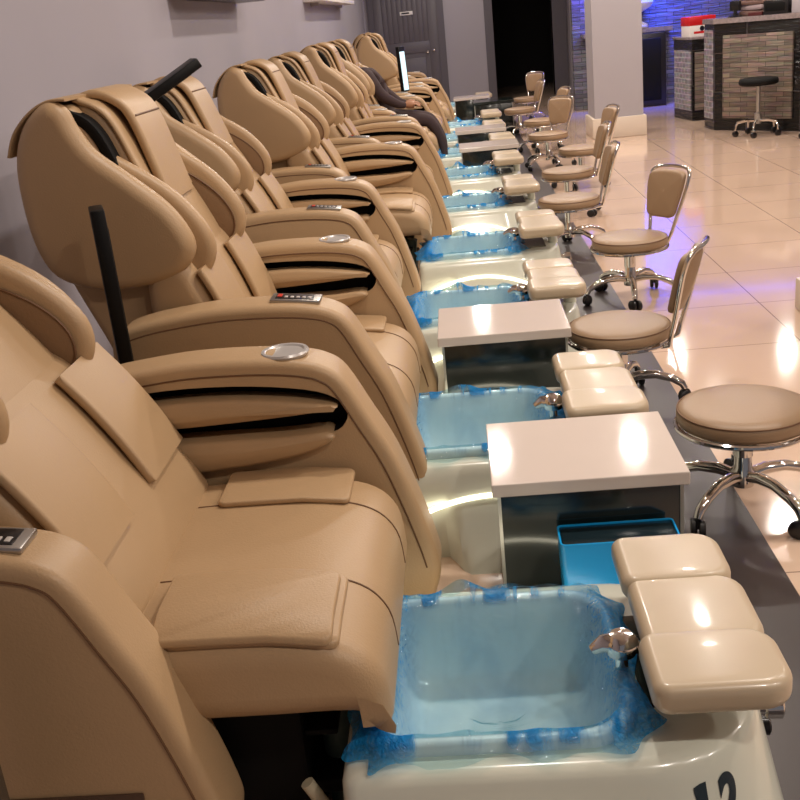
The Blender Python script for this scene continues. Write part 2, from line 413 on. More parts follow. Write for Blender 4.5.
def make_arm(root, side):
    mir = side < 0
    o = arm_outline()
    b = MB(); b.pillow(o, .34, .475, .022, seg=4, hole=smooth_path(POCKET, 3), hole_depth=.075)
    a = b.build('arm', LEATHER, root, angle=50, mirror=mir)
    # black lining of the slot
    hp = smooth_path(POCKET, 3); c = Vector((-.58, .655))
    b = MB(); b.loft([[(q.x, .3425, q.y) for q in hp], [(p.x, .412, p.y) for p in [c + (q - c) * .985 for q in hp]]], cap1=True)
    b.build('pocket_lining', BLACK, a, mirror=mir)
    for f, w in ((FLAP_UP, .022), (FLAP_LO, .028)):
        b = MB(); b.pillow(smooth_path(f, 3), .40, .34 - w, .012, crown=.006, seg=3); b.build('pocket_flap', LEATHER, a, angle=60, mirror=mir)
    # piping a hand's breadth below the top edge, both faces
    for y in (.3395, .4755):
        b = MB(); pts = [o[i] for i in range(6, len(o) - 8)]; path = []
        for i, q in enumerate(pts):
            t = (pts[min(i + 1, len(pts) - 1)] - pts[max(i - 1, 0)]).normalized(); p = q + Vector((t.y, -t.x)) * .032; path.append((p.x, y, p.y))
        b.tube(path, .0022, 6); b.build('piping', PIPING, a, mirror=mir)
    if side > 0:
        cup = MB(); M = (-.43, .4075, .768)
        cup.lathe([(.036, -.004), (.052, -.004), (.056, .003), (.053, .008), (.046, .008), (.042, .004), (.040, .002)], M, 'z', 36)
        ch = cup.build('cup_holder', SILVER, a); ch['label'] = 'chrome cup ring'
        d = MB(); d.lathe([(.042, -.002), (.0418, .004), (.0, .0035)], M, 'z', 36); d.build('cup_well', SILVER, a)
    else:
        M = Matrix.Translation((-.44, -.4075, .771)) @ Matrix.Rotation(.11, 4, 'Y')
        b = MB(); b.box((-.068, -.036, -.004), (.068, .036, .008), .004, M=M); r = b.build('remote_panel', STEEL, a); r['label'] = 'silver control panel'
        b = MB(); b.box((-.055, -.027, .006), (.05, .027, .0095), .002, M=M); b.build('display', BLACKPL, a)
        b = MB()
        for i in range(5): b.box((-.03 + i * .016, -.020, .0085), (-.021 + i * .016, -.004, .0115), .001, M=M)
        b.build('button', BUTTON, a)
        b = MB(); b.box((-.05, -.01, .009), (-.038, .016, .0108), 0, M=M); b.build('red_light', REDDIGIT, a, smooth=False)
        # darker lower cladding of the outer face
        b = MB(); b.box((-.93, -.481, .06), (-.25, -.474, .325), .003); b.build('lower_cladding', BROWNPANEL, a)
    return a

def make_chair():
    root = empty('massage_chair')
    P = {}
    b = MB(); b.pillow(smooth_path([(-1.05, 1.325), (-1.14, 1.285), (-1.18, 1.2), (-1.19, 1.05), (-1.15, .87), (-1.05, .6), (-.97, .33), (-.72, .33), (-.76, .6), (-.86, .95), (-.98, 1.22)], 4), -.265, .265, .03, seg=3)
    P['back'] = b.build('back_shell', LEATHER, root)
    b = MB(); b.pillow(smooth_path([(-.64, .44), (-.70, .66), (-.80, .92), (-.875, 1.08), (-.935, 1.24), (-1.0, 1.325), (-1.06, 1.30), (-1.02, 1.1), (-.93, .8), (-.84, .44)], 4), -.215, .215, .04, crown=.0, seg=4)
    b.pillow(smooth_path([(-.63, .44), (-.69, .66), (-.76, .84), (-.82, .90), (-.90, .86), (-.90, .6), (-.84, .44)], 4), -.325, .325, .045, seg=4)
    P['rest'] = b.build('backrest', LEATHER, root, angle=60)
    b = MB(); b.pillow(ribbon([(-.862, 1.02), (-.892, 1.14), (-.928, 1.262), (-.962, 1.308), (-1.02, 1.330), (-1.085, 1.302)], -.026), -.14, .14, .012, seg=4)
    P['head'] = hc = b.build('head_cushion', LEATHER, root, angle=60)
    b = MB(); b.tube([(-.912, -.137, 1.262), (-.904, -.125, 1.2745), (-.904, .125, 1.2745), (-.912, .137, 1.262)], .003, 6); b.build('piping', PIPING, hc)
    for s_ in (-1, 1):
        b = MB(); b.pillow(ribbon([(-.87, 1.03), (-.915, 1.15), (-.955, 1.255), (-.99, 1.30), (-1.05, 1.33)], -.016), .146, .215, .008, seg=3)
        P['side%d' % s_] = b.build('side_cushion', LEATHER, root, mirror=s_ < 0, angle=60)
        b = MB(); b.pillow(smooth_path(WING, 4), .262, .345, .041, seg=6)
        P['wing%d' % s_] = w = b.build('wing', LEATHER, root, mirror=s_ < 0, angle=70)
        b = MB(); b.pillow(smooth_path(WINGPAD, 4), .205, .262, .026, crown=.006, seg=4); b.build('wing_pad', LEATHER, w, mirror=s_ < 0, angle=70)
        b = MB(); b.pillow(smooth_path(LININGO, 4), .198, .21, .005, crown=.006, seg=3); b.build('wing_lining', LINING, w, mirror=s_ < 0, angle=70)
        b = MB(); b.tube([(p.x, .1985, p.y) for p in smooth_path(LININGO, 4)], .003, 6, closed=True); b.build('zipper', PIPING, w, mirror=s_ < 0)
    for s_ in (-1, 1):
        b = MB(); b.pillow(ribbon([(-.88, 1.02), (-.93, 1.14), (-.965, 1.235), (-1.0, 1.285), (-1.05, 1.315)], .03), .205, .264, .006, seg=2)
        P['gus%d' % s_] = b.build('gusset', BLACK, root, mirror=s_ < 0)
    b = MB(); b.pillow(ribbon([(-1.212, 1.205), (-1.186, 1.262), (-1.135, 1.312), (-1.08, 1.338), (-1.03, 1.338)], .008), -.318, .318, .004, seg=2)
    P['cover'] = b.build('head_cover', LEATHER, root)
    for s_ in (-1, 1):
        b = MB(); b.pillow(ribbon([(-.665, .585), (-.69, .68), (-.722, .77), (-.758, .85)], -.02), .075, .315, .008, seg=3)
        P['bf%d' % s_] = b.build('back_flap', LEATHER, root, mirror=s_ < 0)
    seat = smooth_path([(-.72, .355), (-.74, .45), (-.68, .50), (-.5, .508), (-.34, .502), (-.245, .475), (-.198, .42), (-.187, .34), (-.192, .318), (-.212, .304), (-.232, .318), (-.25, .345), (-.45, .345)], 4)
    b = MB(); b.pillow(seat, -.385, .325, .05, crown=.0, seg=5); st = b.build('seat', LEATHER, root, angle=60)
    for y in (-.15, .17):
        b = MB(); b.tube([(p.x, y, p.y + .0005) for p in smooth_path([(-.62, .506), (-.5, .508), (-.34, .502), (-.245, .475), (-.198, .42), (-.187, .34)], 5, closed=False)], .0022, 6); b.build('seam', PIPING, st)
    for y0, y1, x0, x1, z in ((-.368, -.16, -.575, -.262, .511), (-.376, -.18, -.58, -.272, .527), (.155, .325, -.575, -.29, .508)):
        b = MB(); o = rrect(x0, x1, y0, y1, .018, .018, 4, 3)
        b.pillow(o, z, z + .013, .005, seg=3, swap=lambda p, y: (p.x, p.y, y - .018 * max(0, (p.x + .42) / .15) ** 2 * 1.0 - .02 * max(0, (abs(p.y) - .31) / .06) ** 2))
        b.build('seat_flap', LEATHER, root)
    b = MB(); b.box((-.88, -.30, 0.0), (-.36, .30, .345), .01); b.box((-.36, -.29, .12), (-.285, .29, .15), .006); b.box((-.36, -.29, .25), (-.30, .29, .262), .003)
    b.build('base', BLACK, root)
    b = MB(); b.tube([(-.315, -.20, .0), (-.315, -.20, .2), (-.30, -.2, .3)], .03, 12); b.lathe([(.036, .1), (.036, .13)], (-.315, -.2, 0), 'z', 14); b.build('drain_pipe', PIPEGREEN, root)
    b = MB(); b.tube([(-.36, -.33, .18), (-.335, -.33, .13), (-.32, -.33, .0)], .013, 10); b.build('water_pipe', PIPEWHITE, root)
    P['L'] = make_arm(root, 1); P['R'] = make_arm(root, -1)
    for k_, o in P.items(): o['k'] = k_
    return root

def set_chair(root, x, y, dl, dr, rec=0.):
    root.location = (x, y, 0)
    pv = Vector((-.78, 0, .5)); M = Matrix.Translation(pv) @ Matrix.Rotation(-rec, 4, 'Y') @ Matrix.Translation(-pv)
    for c in root.children:
        k_ = c.get('k')
        if k_ == 'L': c.location.x = dl
        elif k_ == 'R':
            c.location.x = dr
            if dr < -.34: c.location.z = -.028
        elif k_: c.matrix_local = M

def make_screen(parent, loc, tilt, h=.42, w=.17, lit=False, foot=None, turn=.36):
    """slim black display standing on the arm"""
    M = Matrix.Translation(loc) @ Matrix.Rotation(turn, 4, 'Z') @ Matrix.Rotation(tilt, 4, 'Y')
    b = MB(); b.box((-.02, -w / 2, 0), (.016, w / 2, h), .005, M=M)
    if foot: b.tube([M @ Vector((-.004, 0, .01)), foot], .011, 8)
    o = b.build('display_screen', SCREENBODY, parent); o['label'] = 'slim black display'
    b = MB(); b.box((.0155, -w / 2 + .012, .015), (.0175, w / 2 - .012, h - .05), 0, M=M); b.build('screen_glass', SCREEN if lit else DARKTEAL, o, smooth=False)

proto = make_chair()
# yc, x, left arm, right arm, recline
CH = [(1.865, 0, 0, -.35, 13, 'tan massage chair whose seat fills the foreground, right arm swung back'),
      (3.165, 0, -.02, -.03, 0, 'tan massage chair with a slim black screen standing upright on its arm'),
      (4.655, -.12, 0, 0, 5, 'tan massage chair with a black screen tilted up beside its headrest'),
      (6.05, 0, .04, -.31, 5, 'tan massage chair with wide seat flap shown, fourth along the wall'),
      (7.40, 0, .05, -.2, 5, 'tan massage chair fifth along the wall, just beyond the wide open seat'),
      (8.75, 0, -.2, 0, 0, 'tan massage chair next before the person in dark brown'),
      (10.1, 0, 0, -.3, 0, 'tan massage chair in which the person in dark brown sits'),
      (11.5, .05, 0, -.15, 17, 'tan massage chair just past the seated person, with the glowing screen'),
      (13.0, .12, 0, -.1, 0, 'tan massage chair standing in front of the grey door, black slot in arm'),
      (14.9, -.08, 0, -.1, 0, 'last tan massage chair in the row, mostly hidden, closest to the grey door')]
chairs = []
for i, (y, x, dl, dr, rec, lab) in enumerate(CH):
    c = proto if i == 0 else copy_tree(proto)
    tag(c, lab, 'massage chair', 'massage chairs along the wall'); chairs.append(c)
for c, (y, x, dl, dr, rec, lab) in zip(chairs, CH): set_chair(c, x, y, dl, dr, math.radians(rec))
make_screen(chairs[1], (-.92, -.545, .655), -.0, .43, .11)
make_screen(chairs[2], (-1.05, -.70, 1.25), 1.08, .28, .17, foot=(-1.0, -.42, .78))
make_screen(chairs[7], (-.545, -.35, .775), -.05, .44, .11, lit=True, turn=-.55)
make_screen(chairs[0], (-.785, -.60, .24), 0, .42, .12)

# person in the seventh chair
def person():
    cx, cy = 0, 10.1
    J = [((-.68, 0, .60), .135), ((-.71, 0, .74), .13), ((-.74, 0, .90), .135), ((-.83, 0, 1.0), .10), ((-.90, 0, 1.05), .055),
         ((-.77, -.17, 1.0), .07), ((-.66, -.21, .83), .055), ((-.52, -.15, .74), .042), ((-.45, -.11, .725), .03),
         ((-.77, .17, 1.02), .07), ((-.66, .21, .85), .055), ((-.52, .13, .74), .042), ((-.45, .09, .725), .03),
         ((-.60, -.10, .60), .10), ((-.24, -.12, .575), .065), ((-.145, -.11, .38), .045), ((-.13, -.11, .19), .036), ((-.03, -.11, .16), .03),
         ((-.60, .10, .60), .10), ((-.24, .12, .575), .065), ((-.145, .11, .38), .045), ((-.13, .11, .19), .036), ((-.03, .11, .16), .03)]
    E = [(0, 1), (1, 2), (2, 3), (3, 4), (3, 5), (5, 6), (6, 7), (7, 8), (3, 9), (9, 10), (10, 11), (11, 12), (0, 13), (13, 14), (14, 15), (15, 16), (16, 17), (0, 18), (18, 19), (19, 20), (20, 21), (21, 22)]
    me = bpy.data.meshes.new('person'); me.from_pydata([j[0] for j in J], E, [])
    o = bpy.data.objects.new('person', me); COL.objects.link(o); o.location = (cx, cy, 0); me.materials.append(JACKET)
    sk = o.modifiers.new('skin', 'SKIN')
    for v, (p, r) in zip(me.skin_vertices[0].data, J): v.radius = (r, r)
    me.skin_vertices[0].data[0].use_root = True
    sk.use_smooth_shade = True
    ss = o.modifiers.new('sub', 'SUBSURF'); ss.levels = 2; ss.render_levels = 2
    tag(o, 'person in dark brown clothes leaning back with legs stretched forward', 'person')
    # head with face
    b = MB(); c = Vector((-.965, 0, 1.115))
    rings = []
    for i in range(13):
        t = -PI / 2 + PI * i / 12; ring = []
        for k in range(20):
            a = 2 * PI * k / 20; d = Vector((math.cos(t) * math.cos(a), math.cos(t) * math.sin(a), math.sin(t)))
            q = Vector((d.x * .092, d.y * .072, d.z * .112))
            if d.x > .6 and abs(d.y) < .25 and -.35 < d.z < .1: q.x += .022
            if d.x > .75 and .15 < abs(d.y) < .5 and .0 < d.z < .3: q.x -= .008
            if d.x > .7 and abs(d.y) < .35 and -.62 < d.z < -.42: q.x += .006
            if abs(d.y) > .93 and abs(d.z) < .3: q.y *= 1.16
            ring.append(c + q)
        rings.append(ring)
    b.loft(rings, cap0=True, cap1=True); b.build('head', SKIN, o)
    b = MB(); rings = []
    for i in range(9):
        t = -.35 + (PI / 2 + .35) * i / 8; ring = []
        for k in range(20):
            a = 2 * PI * k / 20; d = Vector((math.cos(t) * math.cos(a), math.cos(t) * math.sin(a), math.sin(t)))
            f = 1.1 if (d.x < .35 or d.z > .55) else .9
            ring.append(c + Vector((d.x * .094 * f, d.y * .075 * f, d.z * .115 * f)))
        rings.append(ring)
    b.loft(rings, cap1=True); b.build('hair', HAIR, o)
    for s_ in (-1, 1):
        hand = MB(); base = Vector((-.45, s_ * .10, .725))
        hand.tube([base + Vector((-.01, 0, 0)), base + Vector((.03, 0, 0)), base + Vector((.075, 0, -.004))], [.024, .034, .03], 10)
        for f_, ln in zip((-.024, -.008, .008, .023), (.058, .07, .066, .05)):
            hand.tube([base + Vector((.06, f_, 0)), base + Vector((.06 + ln * .55, f_ * 1.15, .002)), base + Vector((.06 + ln, f_ * 1.2, -.022))], [.010, .009, .007], 8)
        hand.tube([base + Vector((.012, -s_ * .026, 0)), base + Vector((.04, -s_ * .048, 0)), base + Vector((.066, -s_ * .048, -.01))], [.011, .010, .008], 8)
        hand.build('hand', SKIN, o)
person()

# ------------------------------------------------------------------ foot tubs
def zring(o, z): return [(p.x, p.y, z) for p in o]
def body_outline(z):
    t = z / .27
    hw = .435 - .135 * t ** .8; x1 = .505 - .05 * t
    o = rrect(-.278, x1, -hw, hw, .235, .03, 10, 26)
    for p in o:
        lim = .325 + .12 * min(1, max(0, (p.x + .105) / .05))
        p.y = max(-lim, min(lim, p.y))
    return o
def make_tub():
    root = empty('foot_tub')
    b = MB(); rings = [zring(body_outline(0), 0)]
    for z in (.02, .07, .12, .17, .21, .24, .258): rings.append(zring(body_outline(z), z))
    for ins, z in ((.003, .266), (.010, .272), (.022, .274)):
        q = .30 - ins; rings.append(zring(rrect(-.278 + ins, .457 - ins, -q, q, .23, .03, 10, 26), z))
    rings.append(zring(rrect(-.24, .235, -.25, .236, .10, .05, 10, 26), .274))
    b.loft(rings); body = b.build('tub_body', CREAM, root, angle=50)
    b = MB(); R = [(0, .272), (0, .292), (.004, .298), (.012, .300), (.02, .298), (.024, .29), (.032, .22), (.045, .14), (.06, .115), (.085, .105)]
    b.loft([zring(rrect(-.24 + i, .235 - i, -.25 + i, .236 - i, max(.02, .10 - i * .3), max(.02, .06 - i * .3), 10, 10), z) for i, z in R], cap1=True)
    b.build('basin', BASIN, root, angle=60)
    # arched light strip on both flanks
    for s_ in (-1, 1):
        b = MB(); pts = []
        for i in range(25):
            x = -.25 + .52 * i / 24; z = .115 + .075 * (1 - ((x - .03) / .29) ** 2)
            t = z / .27; pts.append((x, s_ * (.435 - .135 * t ** .8 + .001), z))
        b.tube(pts, .0065, 8); b.build('light_strip', LED, body)
    # footrest: three glossy pads on a post
    b = MB()
    b.loft([zring(rrect(.405, .455, -.055, .055, .02, .02, 6, 3), .272), zring(rrect(.405, .455, -.055, .055, .02, .02, 6, 3), .325), zring(rrect(.28, .462, -.12, .12, .03, .02, 6, 3), .354)], cap0=True, cap1=True)
    fr = b.build('footrest_post', CREAM, root)
    for y0, y1, x0, x1, z0, z1 in ((-.285, -.105, .245, .476, .350, .406), (-.135, .095, .257, .472, .348, .398), (.07, .262, .250, .465, .350, .402)):
        b = MB(); b.pillow(rrect(x0, x1, y0, y1, .055, .03, 7, 3), z0, z1, .02, seg=5, swap=lambda p, y: (p.x, p.y, y)); b.build('footrest_pad', PAD, root, angle=70)
    b = MB(); c0 = (.225, -.06, .345)
    b.lathe([(.0, .028), (.02, .026), (.031, .014), (.032, 0), (.026, -.014), (.014, -.02)], c0, 'z', 24)
    b.tube([(.225, -.06, .35), (.19, -.06, .352), (.172, -.06, .34)], [.024, .017, .010], 12)
    b.tube([(.225, -.06, .345), (.27, -.055, .335), (.32, -.03, .33)], .012, 10)
    b.tube([(.225, -.06, .27), (.225, -.06, .345)], .012, 10); b.build('spray_nozzle', CHROME, root)
    b = MB(); b.lathe([(.016, -.03), (.016, 0), (.024, .002), (.025, .03), (.02, .034)], (.485, -.05, .19), 'x', 20); b.build('drain_knob', CHROME, root)
    b = MB(); b.lathe([(.018, -.02), (.018, .012), (.012, .016)], (.488, -.03, .13), 'x', 16); b.build('overflow_cap', BLACKPL, root)
    b = MB(); b.box((.25, -.15, .2735), (.305, .15, .2755)); b.box((.305, -.13, .2735), (.385, .13, .2755), 0); b.build('dark_recess', TRAYDARK, root, smooth=False)
    return root, body

def make_liner(seed, loose):
    random.seed(seed)
    o = Vector((seed * 3.1, seed * 1.7, 0)); N = 132
    prof = [(-.055, .279, 1), (-.04, .281, 1), (-.022, .290, .9), (-.006, .303, .6), (.006, .3055, .4), (.018, .305, .5), (.028, .295, .6), (.036, .24, .9), (.046, .19, 1), (.056, .15, 1), (.07, .125, 1), (.10, .116, .9), (.14, .114, .8), (.19, .113, .7)]
    rings = []
    for j, (ins, z, am) in enumerate(prof):
        base = rrect(-.24 + ins, .235 - ins, -.25 + ins, .236 - ins, max(.015, .1 - ins * .4), max(.015, .06 - ins * .3), 14, 19)
        ring = []
        n = len(base)
        for i, p in enumerate(base):
            a = i / n * 2 * PI; u = Vector((math.cos(a) * 3.2, math.sin(a) * 3.2, j * .18))
            w1 = noise.noise(u * 3.2 + o); w2 = noise.noise(u * 1.3 + o * 2); w3 = noise.noise(u * 7 + o)
            nrm = Vector((p.x, p.y * .95)).normalized()
            out = 0; dz = 0
            if ins < .0:      # loose skirt lying on the tub top
                k_ = -ins / .055
                out = k_ * (-.022 + .05 * w2 + .006 * w1) ; dz = k_ * max(0, .004 + .016 * w1 + .01 * w3) * loose
            elif ins < .03:
                dz = .001 + max(0, w1 - .15) * .03 * loose + max(0, w3) * .006; out = .003 * w3
            else:
                out = -(.005 + .010 * abs(w1) + .005 * w3) * am; dz = (.004 + .012 * abs(w3)) * am * (1 if ins > .06 else .3)
            q = Vector((p.x, p.y)) + nrm * out
            # a gathered tuft standing up on the far rim
            if ins < .03:
                tf = math.exp(-((p.x + .08 - seed * .013 % .1) / .035) ** 2) if p.y > .2 else 0
                dz += .034 * tf * loose
            ring.append((q.x, q.y, max(z + dz, .2765 if ins < -.03 else .108)))
        rings.append(ring)
    b = MB(); b.loft(rings, cap1=True)
    # bunched folds in the front corner and along the far rim
    ob = b.build('tub_liner', FILM, angle=180)
    ss = ob.modifiers.new('sub', 'SUBSURF'); ss.levels = 1; ss.render_levels = 1
    return ob

TY = [1.72, 3.0, 4.37, 5.6, 7.0, 8.38, 9.77, 11.05, 12.35, 15.3]
TX = [0, -.005, -.01, .03, .02, .01, .03, .01, .03, .04]
TL = ['cream foot tub numbered 12, in full view in the foreground',
      'cream foot tub with lit arch, between the two front black cabinets',
      'cream foot tub just beyond the small cabinet with bare greenish granite front',
      'cream foot tub beside the swivel chair with backrest turned broadside',
      'cream foot tub fifth from the front, beneath a low blue liner',
      'cream foot tub sixth from the front, before the far row of cabinets starts',
      'cream foot tub beside the legs of the seated person, mostly behind a cabinet',
      'cream foot tub in the gap after the person in dark brown',
      'cream foot tub at the chair whose side faces the grey door',
      'cream foot tub at the far end of the row, against the last cabinet']
tub0, body0 = make_tub(); tubs = []
for i in range(10):
    t = tub0 if i == 0 else copy_tree(tub0); tubs.append(t)
    tag(t, TL[i], 'foot tub', 'pedicure foot tubs')
for t, x, y in zip(tubs, TX, TY): t.location = (x, y, 0)
liners = [make_liner(k_, l_) for k_, l_ in ((1, 1.), (2, .6), (3, .9), (4, 1.5))]
LL = ['blue plastic liner in the foreground tub numbered 12', 'blue plastic liner between the two front cabinets', 'blue plastic liner partly behind the second cabinet from the front',
      'blue plastic liner fourth from the front, with a dark recess at its end', 'blue plastic liner fifth from the front, crumpled low', 'bushy crumpled blue liner just before the far cabinets',
      'blue plastic liner peeking out left of the first far cabinet', 'blue plastic liner left of the cabinet after the seated person', 'bunched blue liner below the chair by the grey door', 'blue plastic liner in the last tub of the row']
LI = [0, 1, 2, 1, 2, 3, 2, 1, 3, 2]
for i in range(10):
    src = liners[LI[i]]
    l_ = src if not src.get('label') else src.copy()
    if l_ is not src: COL.objects.link(l_)
    l_.location = (TX[i], TY[i], 0); tag(l_, LL[i], 'tub liner', 'blue disposable tub liners')

# the number on the first tub, wrapped on to its rounded corner
def number(txt, tub, body):
    cu = bpy.data.curves.new('number', 'FONT'); cu.body = txt[1:]; cu.size = .098; cu.offset = .0045; cu.shear = .22; cu.align_x = 'LEFT'
    to = bpy.data.objects.new('tmp', cu); COL.objects.link(to)
    dg = bpy.context.evaluated_depsgraph_get(); dg.update()
    me = bpy.data.meshes.new_from_object(to.evaluated_get(dg)); bpy.data.objects.remove(to)
    bm = bmesh.new(); bm.from_mesh(me)
    for v in bm.verts: v.co.x += .004
    h1 = .069; one = [(.24, 0), (.46, 0), (.46, 1.04), (.24, 1.04), (.02, 1.0), (.02, .88), (.24, .92)]
    bm.faces.new([bm.verts.new(((x - .85) * h1 + .22 * z * h1, z * h1, 0)) for x, z in one]); bmesh.ops.triangulate(bm, faces=bm.faces[:]); bmesh.ops.subdivide_edges(bm, edges=[e for e in bm.edges if e.calc_length() > .012], cuts=2)
    bb = bmesh.new(); bb.from_mesh(body.data); tree = BVHTree.FromBMesh(bb)
    ang = math.radians(-58); nrm = Vector((math.cos(ang), math.sin(ang), .22)).normalized()
    tx = Vector((-math.sin(ang), math.cos(ang), 0)); up = nrm.cross(tx) * 1; up = up if up.z > 0 else -up
    c = Vector((.338, -.303, .163)) + nrm * .2
    for v in bm.verts:
        p = c + tx * v.co.x * .78 + up * v.co.y
        h = tree.ray_cast(p, -nrm)
        v.co = (h[0] + nrm * .0015) if h[0] else p - nrm * .2
    me2 = bpy.data.meshes.new('number'); bm.to_mesh(me2); bm.free(); bb.free()
    me2.materials.append(DARKTXT)
    o = bpy.data.objects.new('number', me2); COL.objects.link(o); o.parent = tub; o['label'] = 'dark number 12'
number('12', tubs[0], body0)

# ------------------------------------------------------------------ cabinets between the tubs
def make_cab():
    r = empty('side_cabinet')
    b = MB(); b.box((-.213, -.175, 0), (.213, .18, .387), .004); body = b.build('cabinet_body', GRANITE, r, angle=30)
    for x in (-.212, .212):
        b = MB(); b.box((x - .004, -.178, .01), (x + .004, -.170, .383)); b.build('edge_trim', STEEL, body, smooth=False)
    b = MB(); b.box((-.228, -.195, .387), (.228, .2, .420), .003); b.build('cabinet_top', WHITETOP, r, angle=15)
    return r
cab = make_cab()
CB = [(.243, 2.425, 0, 1, 1, 'black granite cabinet with white top behind the blue bin'),
      (.105, 3.65, 0, 1, 1, 'black granite cabinet with white top, its front bare and greenish, second from front'),
      (.25, 9.03, 0, 1.08, 1, 'white topped black cabinet, first of the far group past the open tubs'),
      (.22, 10.42, 0, 1.05, 1, 'white topped black cabinet level with the knees of the seated person'),
      (.47, 13.65, 0, 1.1, 1, 'low cabinet with a black top near the end of the row'),
      (.22, 15.0 - .35, 0, 1.05, 1, 'last white topped black cabinet, below the grey wall by the dark doorway')]
for i, (x, y, rz, sx, sy, lab) in enumerate(CB):
    c = cab if i == 0 else copy_tree(cab)
    c.location = (x, y, 0); c.scale = (sx, sy, 1); tag(c, lab, 'cabinet', 'small cabinets between the tubs')
    if i == 4:
        for ch in c.children:
            if ch.name.startswith('cabinet_top'): ch.data = ch.data.copy(); ch.data.materials[0] = GRANITE
r = empty('storage_bin', (.295, 2.18, 0))
b = MB(); b.loft([zring(rrect(-.125, .125, -.045, .048, .012, .012, 4, 2), 0), zring(rrect(-.135, .135, -.05, .052, .012, .012, 4, 2), .305), zring(rrect(-.131, .131, -.046, .048, .01, .01, 4, 2), .305), zring(rrect(-.122, .122, -.042, .043, .01, .01, 4, 2), .012)], cap0=True, cap1=True)
b.build('bin_body', BLUEBIN, r)
b = MB(); b.box((-.130, -.045, .292), (.130, .047, .303), .003); b.build('bin_top', DARKTEAL, r)  # flat dark sheet just below the bin's rim
tag(r, 'bright blue plastic bin with dark top against the front cabinet', 'bin')

# ------------------------------------------------------------------ stools
def star_base(root, R=.235, hub=.105):
    b = MB(); b.lathe([(.0, .07), (.032, .075), (.036, .12), (.026, .135), (.024, .26), (.024, .262)], (0, 0, 0), 'z', 22)
    b.lathe([(.029, .17), (.029, .245)], (0, 0, 0), 'z', 22); b.build('post', CHROME, root)
    for k in range(5):
        a = k * 2 * PI / 5 + .3; c, s_ = math.cos(a), math.sin(a)
        pts = [(c * q, s_ * q, z) for q, z in ((.02, .105), (.07, .118), (.13, .118), (.19, .10), (.225, .078), (R, .058))]
        b = MB(); b.tube(pts, [.017, .018, .016, .015, .014, .012], 10); leg = b.build('leg', CHROME, root)
        b = MB()
        for o in (-.014, .014):
            M = Matrix.Translation((c * R - s_ * o, s_ * R + c * o, .027)) @ Matrix.Rotation(a + .6, 4, 'Z')
            b2 = MB(); b2.lathe([(.004, -.009), (.022, -.009), (.027, -.005), (.027, .005), (.022, .009), (.004, .009)], (0, 0, 0), 'y', 16)
            bmesh.ops.transform(b2.bm, matrix=M, verts=b2.bm.verts[:]); b.join(b2.bm)
        b.tube([(c * R, s_ * R, .027), (c * R, s_ * R, .062)], .008, 8); b.build('caster', BLACKPL, leg)
def make_stool():
    r = empty('pedicure_stool')
    b = MB(); b.lathe([(.0, .274), (.17, .274), (.184, .278), (.189, .290), (.188, .312), (.178, .324), (.15, .331), (.08, .335), (.0, .336)], (0, 0, 0), 'z', 48); st = b.build('seat', STOOLTAN, r, angle=70)
    b = MB(); b.tube([(.186 * math.cos(t), .186 * math.sin(t), .318) for t in [k * PI / 24 for k in range(48)]], .0022, 6, closed=True); b.build('seam', PIPING, st)
    b = MB(); b.tube([(.188 * math.cos(t), .188 * math.sin(t), .268) for t in [k * PI / 24 for k in range(48)]], .008, 8, closed=True); b.lathe([(.17, .262), (.17, .272)], (0, 0, 0), 'z', 32); b.lathe([(.06, .245), (.09, .262)], (0, 0, 0), 'z', 20)
    b.build('seat_ring', CHROME, r)
    star_base(r)
    # backrest, its frame leaves the seat ring and loops round the cushion
    def bp(u, v): return Vector((.205 + (v - .33) * .30 - abs(u) * abs(u) * 1.2, u, v))
    out = smooth_path([(-.085, .395), (-.108, .47), (-.122, .56), (-.105, .605), (0, .613), (.105, .605), (.122, .56), (.108, .47), (.085, .395), (0, .385)], 4)
    b = MB(); b.pillow(out, -.022, .014, .016, crown=.008, seg=4, swap=lambda p, y: tuple(bp(p.x, p.y) + Vector((y, 0, 0)))); b.build('backrest', STOOLTAN, r, angle=70)
    fr = smooth_path([(-.06, .268), (-.075, .30), (-.09, .37), (-.117, .47), (-.134, .565), (-.112, .617), (0, .628), (.112, .617), (.134, .565), (.117, .47), (.09, .37), (.075, .30), (.06, .268)], 5, closed=False)
    pts = [bp(p.x, p.y) + Vector((.018, 0, 0)) for p in fr]
    pts = [Vector((.12, -.055, .262)), Vector((.175, -.06, .262))] + pts + [Vector((.175, .06, .262)), Vector((.12, .055, .262))]
    b = MB(); b.tube(pts, .0095, 10); b.build('back_frame', CHROME, r)
    return r
stool = make_stool()
ST = [(.755, 2.86, -8, 'tan stool closest to the viewer, round seat cut by the photo edge'),
      (.54, 3.78, -24, 'tan stool with backrest seen edge on, second from the front'),
      (.82, 5.29, 33, 'tan stool with backrest turned broadside, alone on the open tiles'),
      (.655, 6.60, 0, 'tan stool fourth from the front, backrest nearly edge on'),
      (.775, 7.78, 2, 'tan stool fifth from the front, its seat partly behind the fourth backrest'),
      (1.015, 9.0, 14, 'tan stool pulled out farthest, beside the foot of the pillar'),
      (.85, 10.25, 55, 'tan stool with broad backrest facing the tubs, in front of the dark doorway stools'),
      (.90, 11.6, 18, 'tan stool whose backrest pokes up behind a broad tan backrest'),
      (.77, 13.2, 10, 'tan stool with edge on backrest beside the black topped cabinet'),
      (.96, 14.75, 58, 'last tan stool in the row, pinkish backrest against the dark doorway')]
for i, (x, y, a, lab) in enumerate(ST):
    s_ = stool if i == 0 else copy_tree(stool)
    s_.location = (x, y, 0.002 if x - .25 < .765 else 0.0); s_.rotation_euler.z = math.radians(a); tag(s_, lab, 'stool', 'tan pedicure stools')

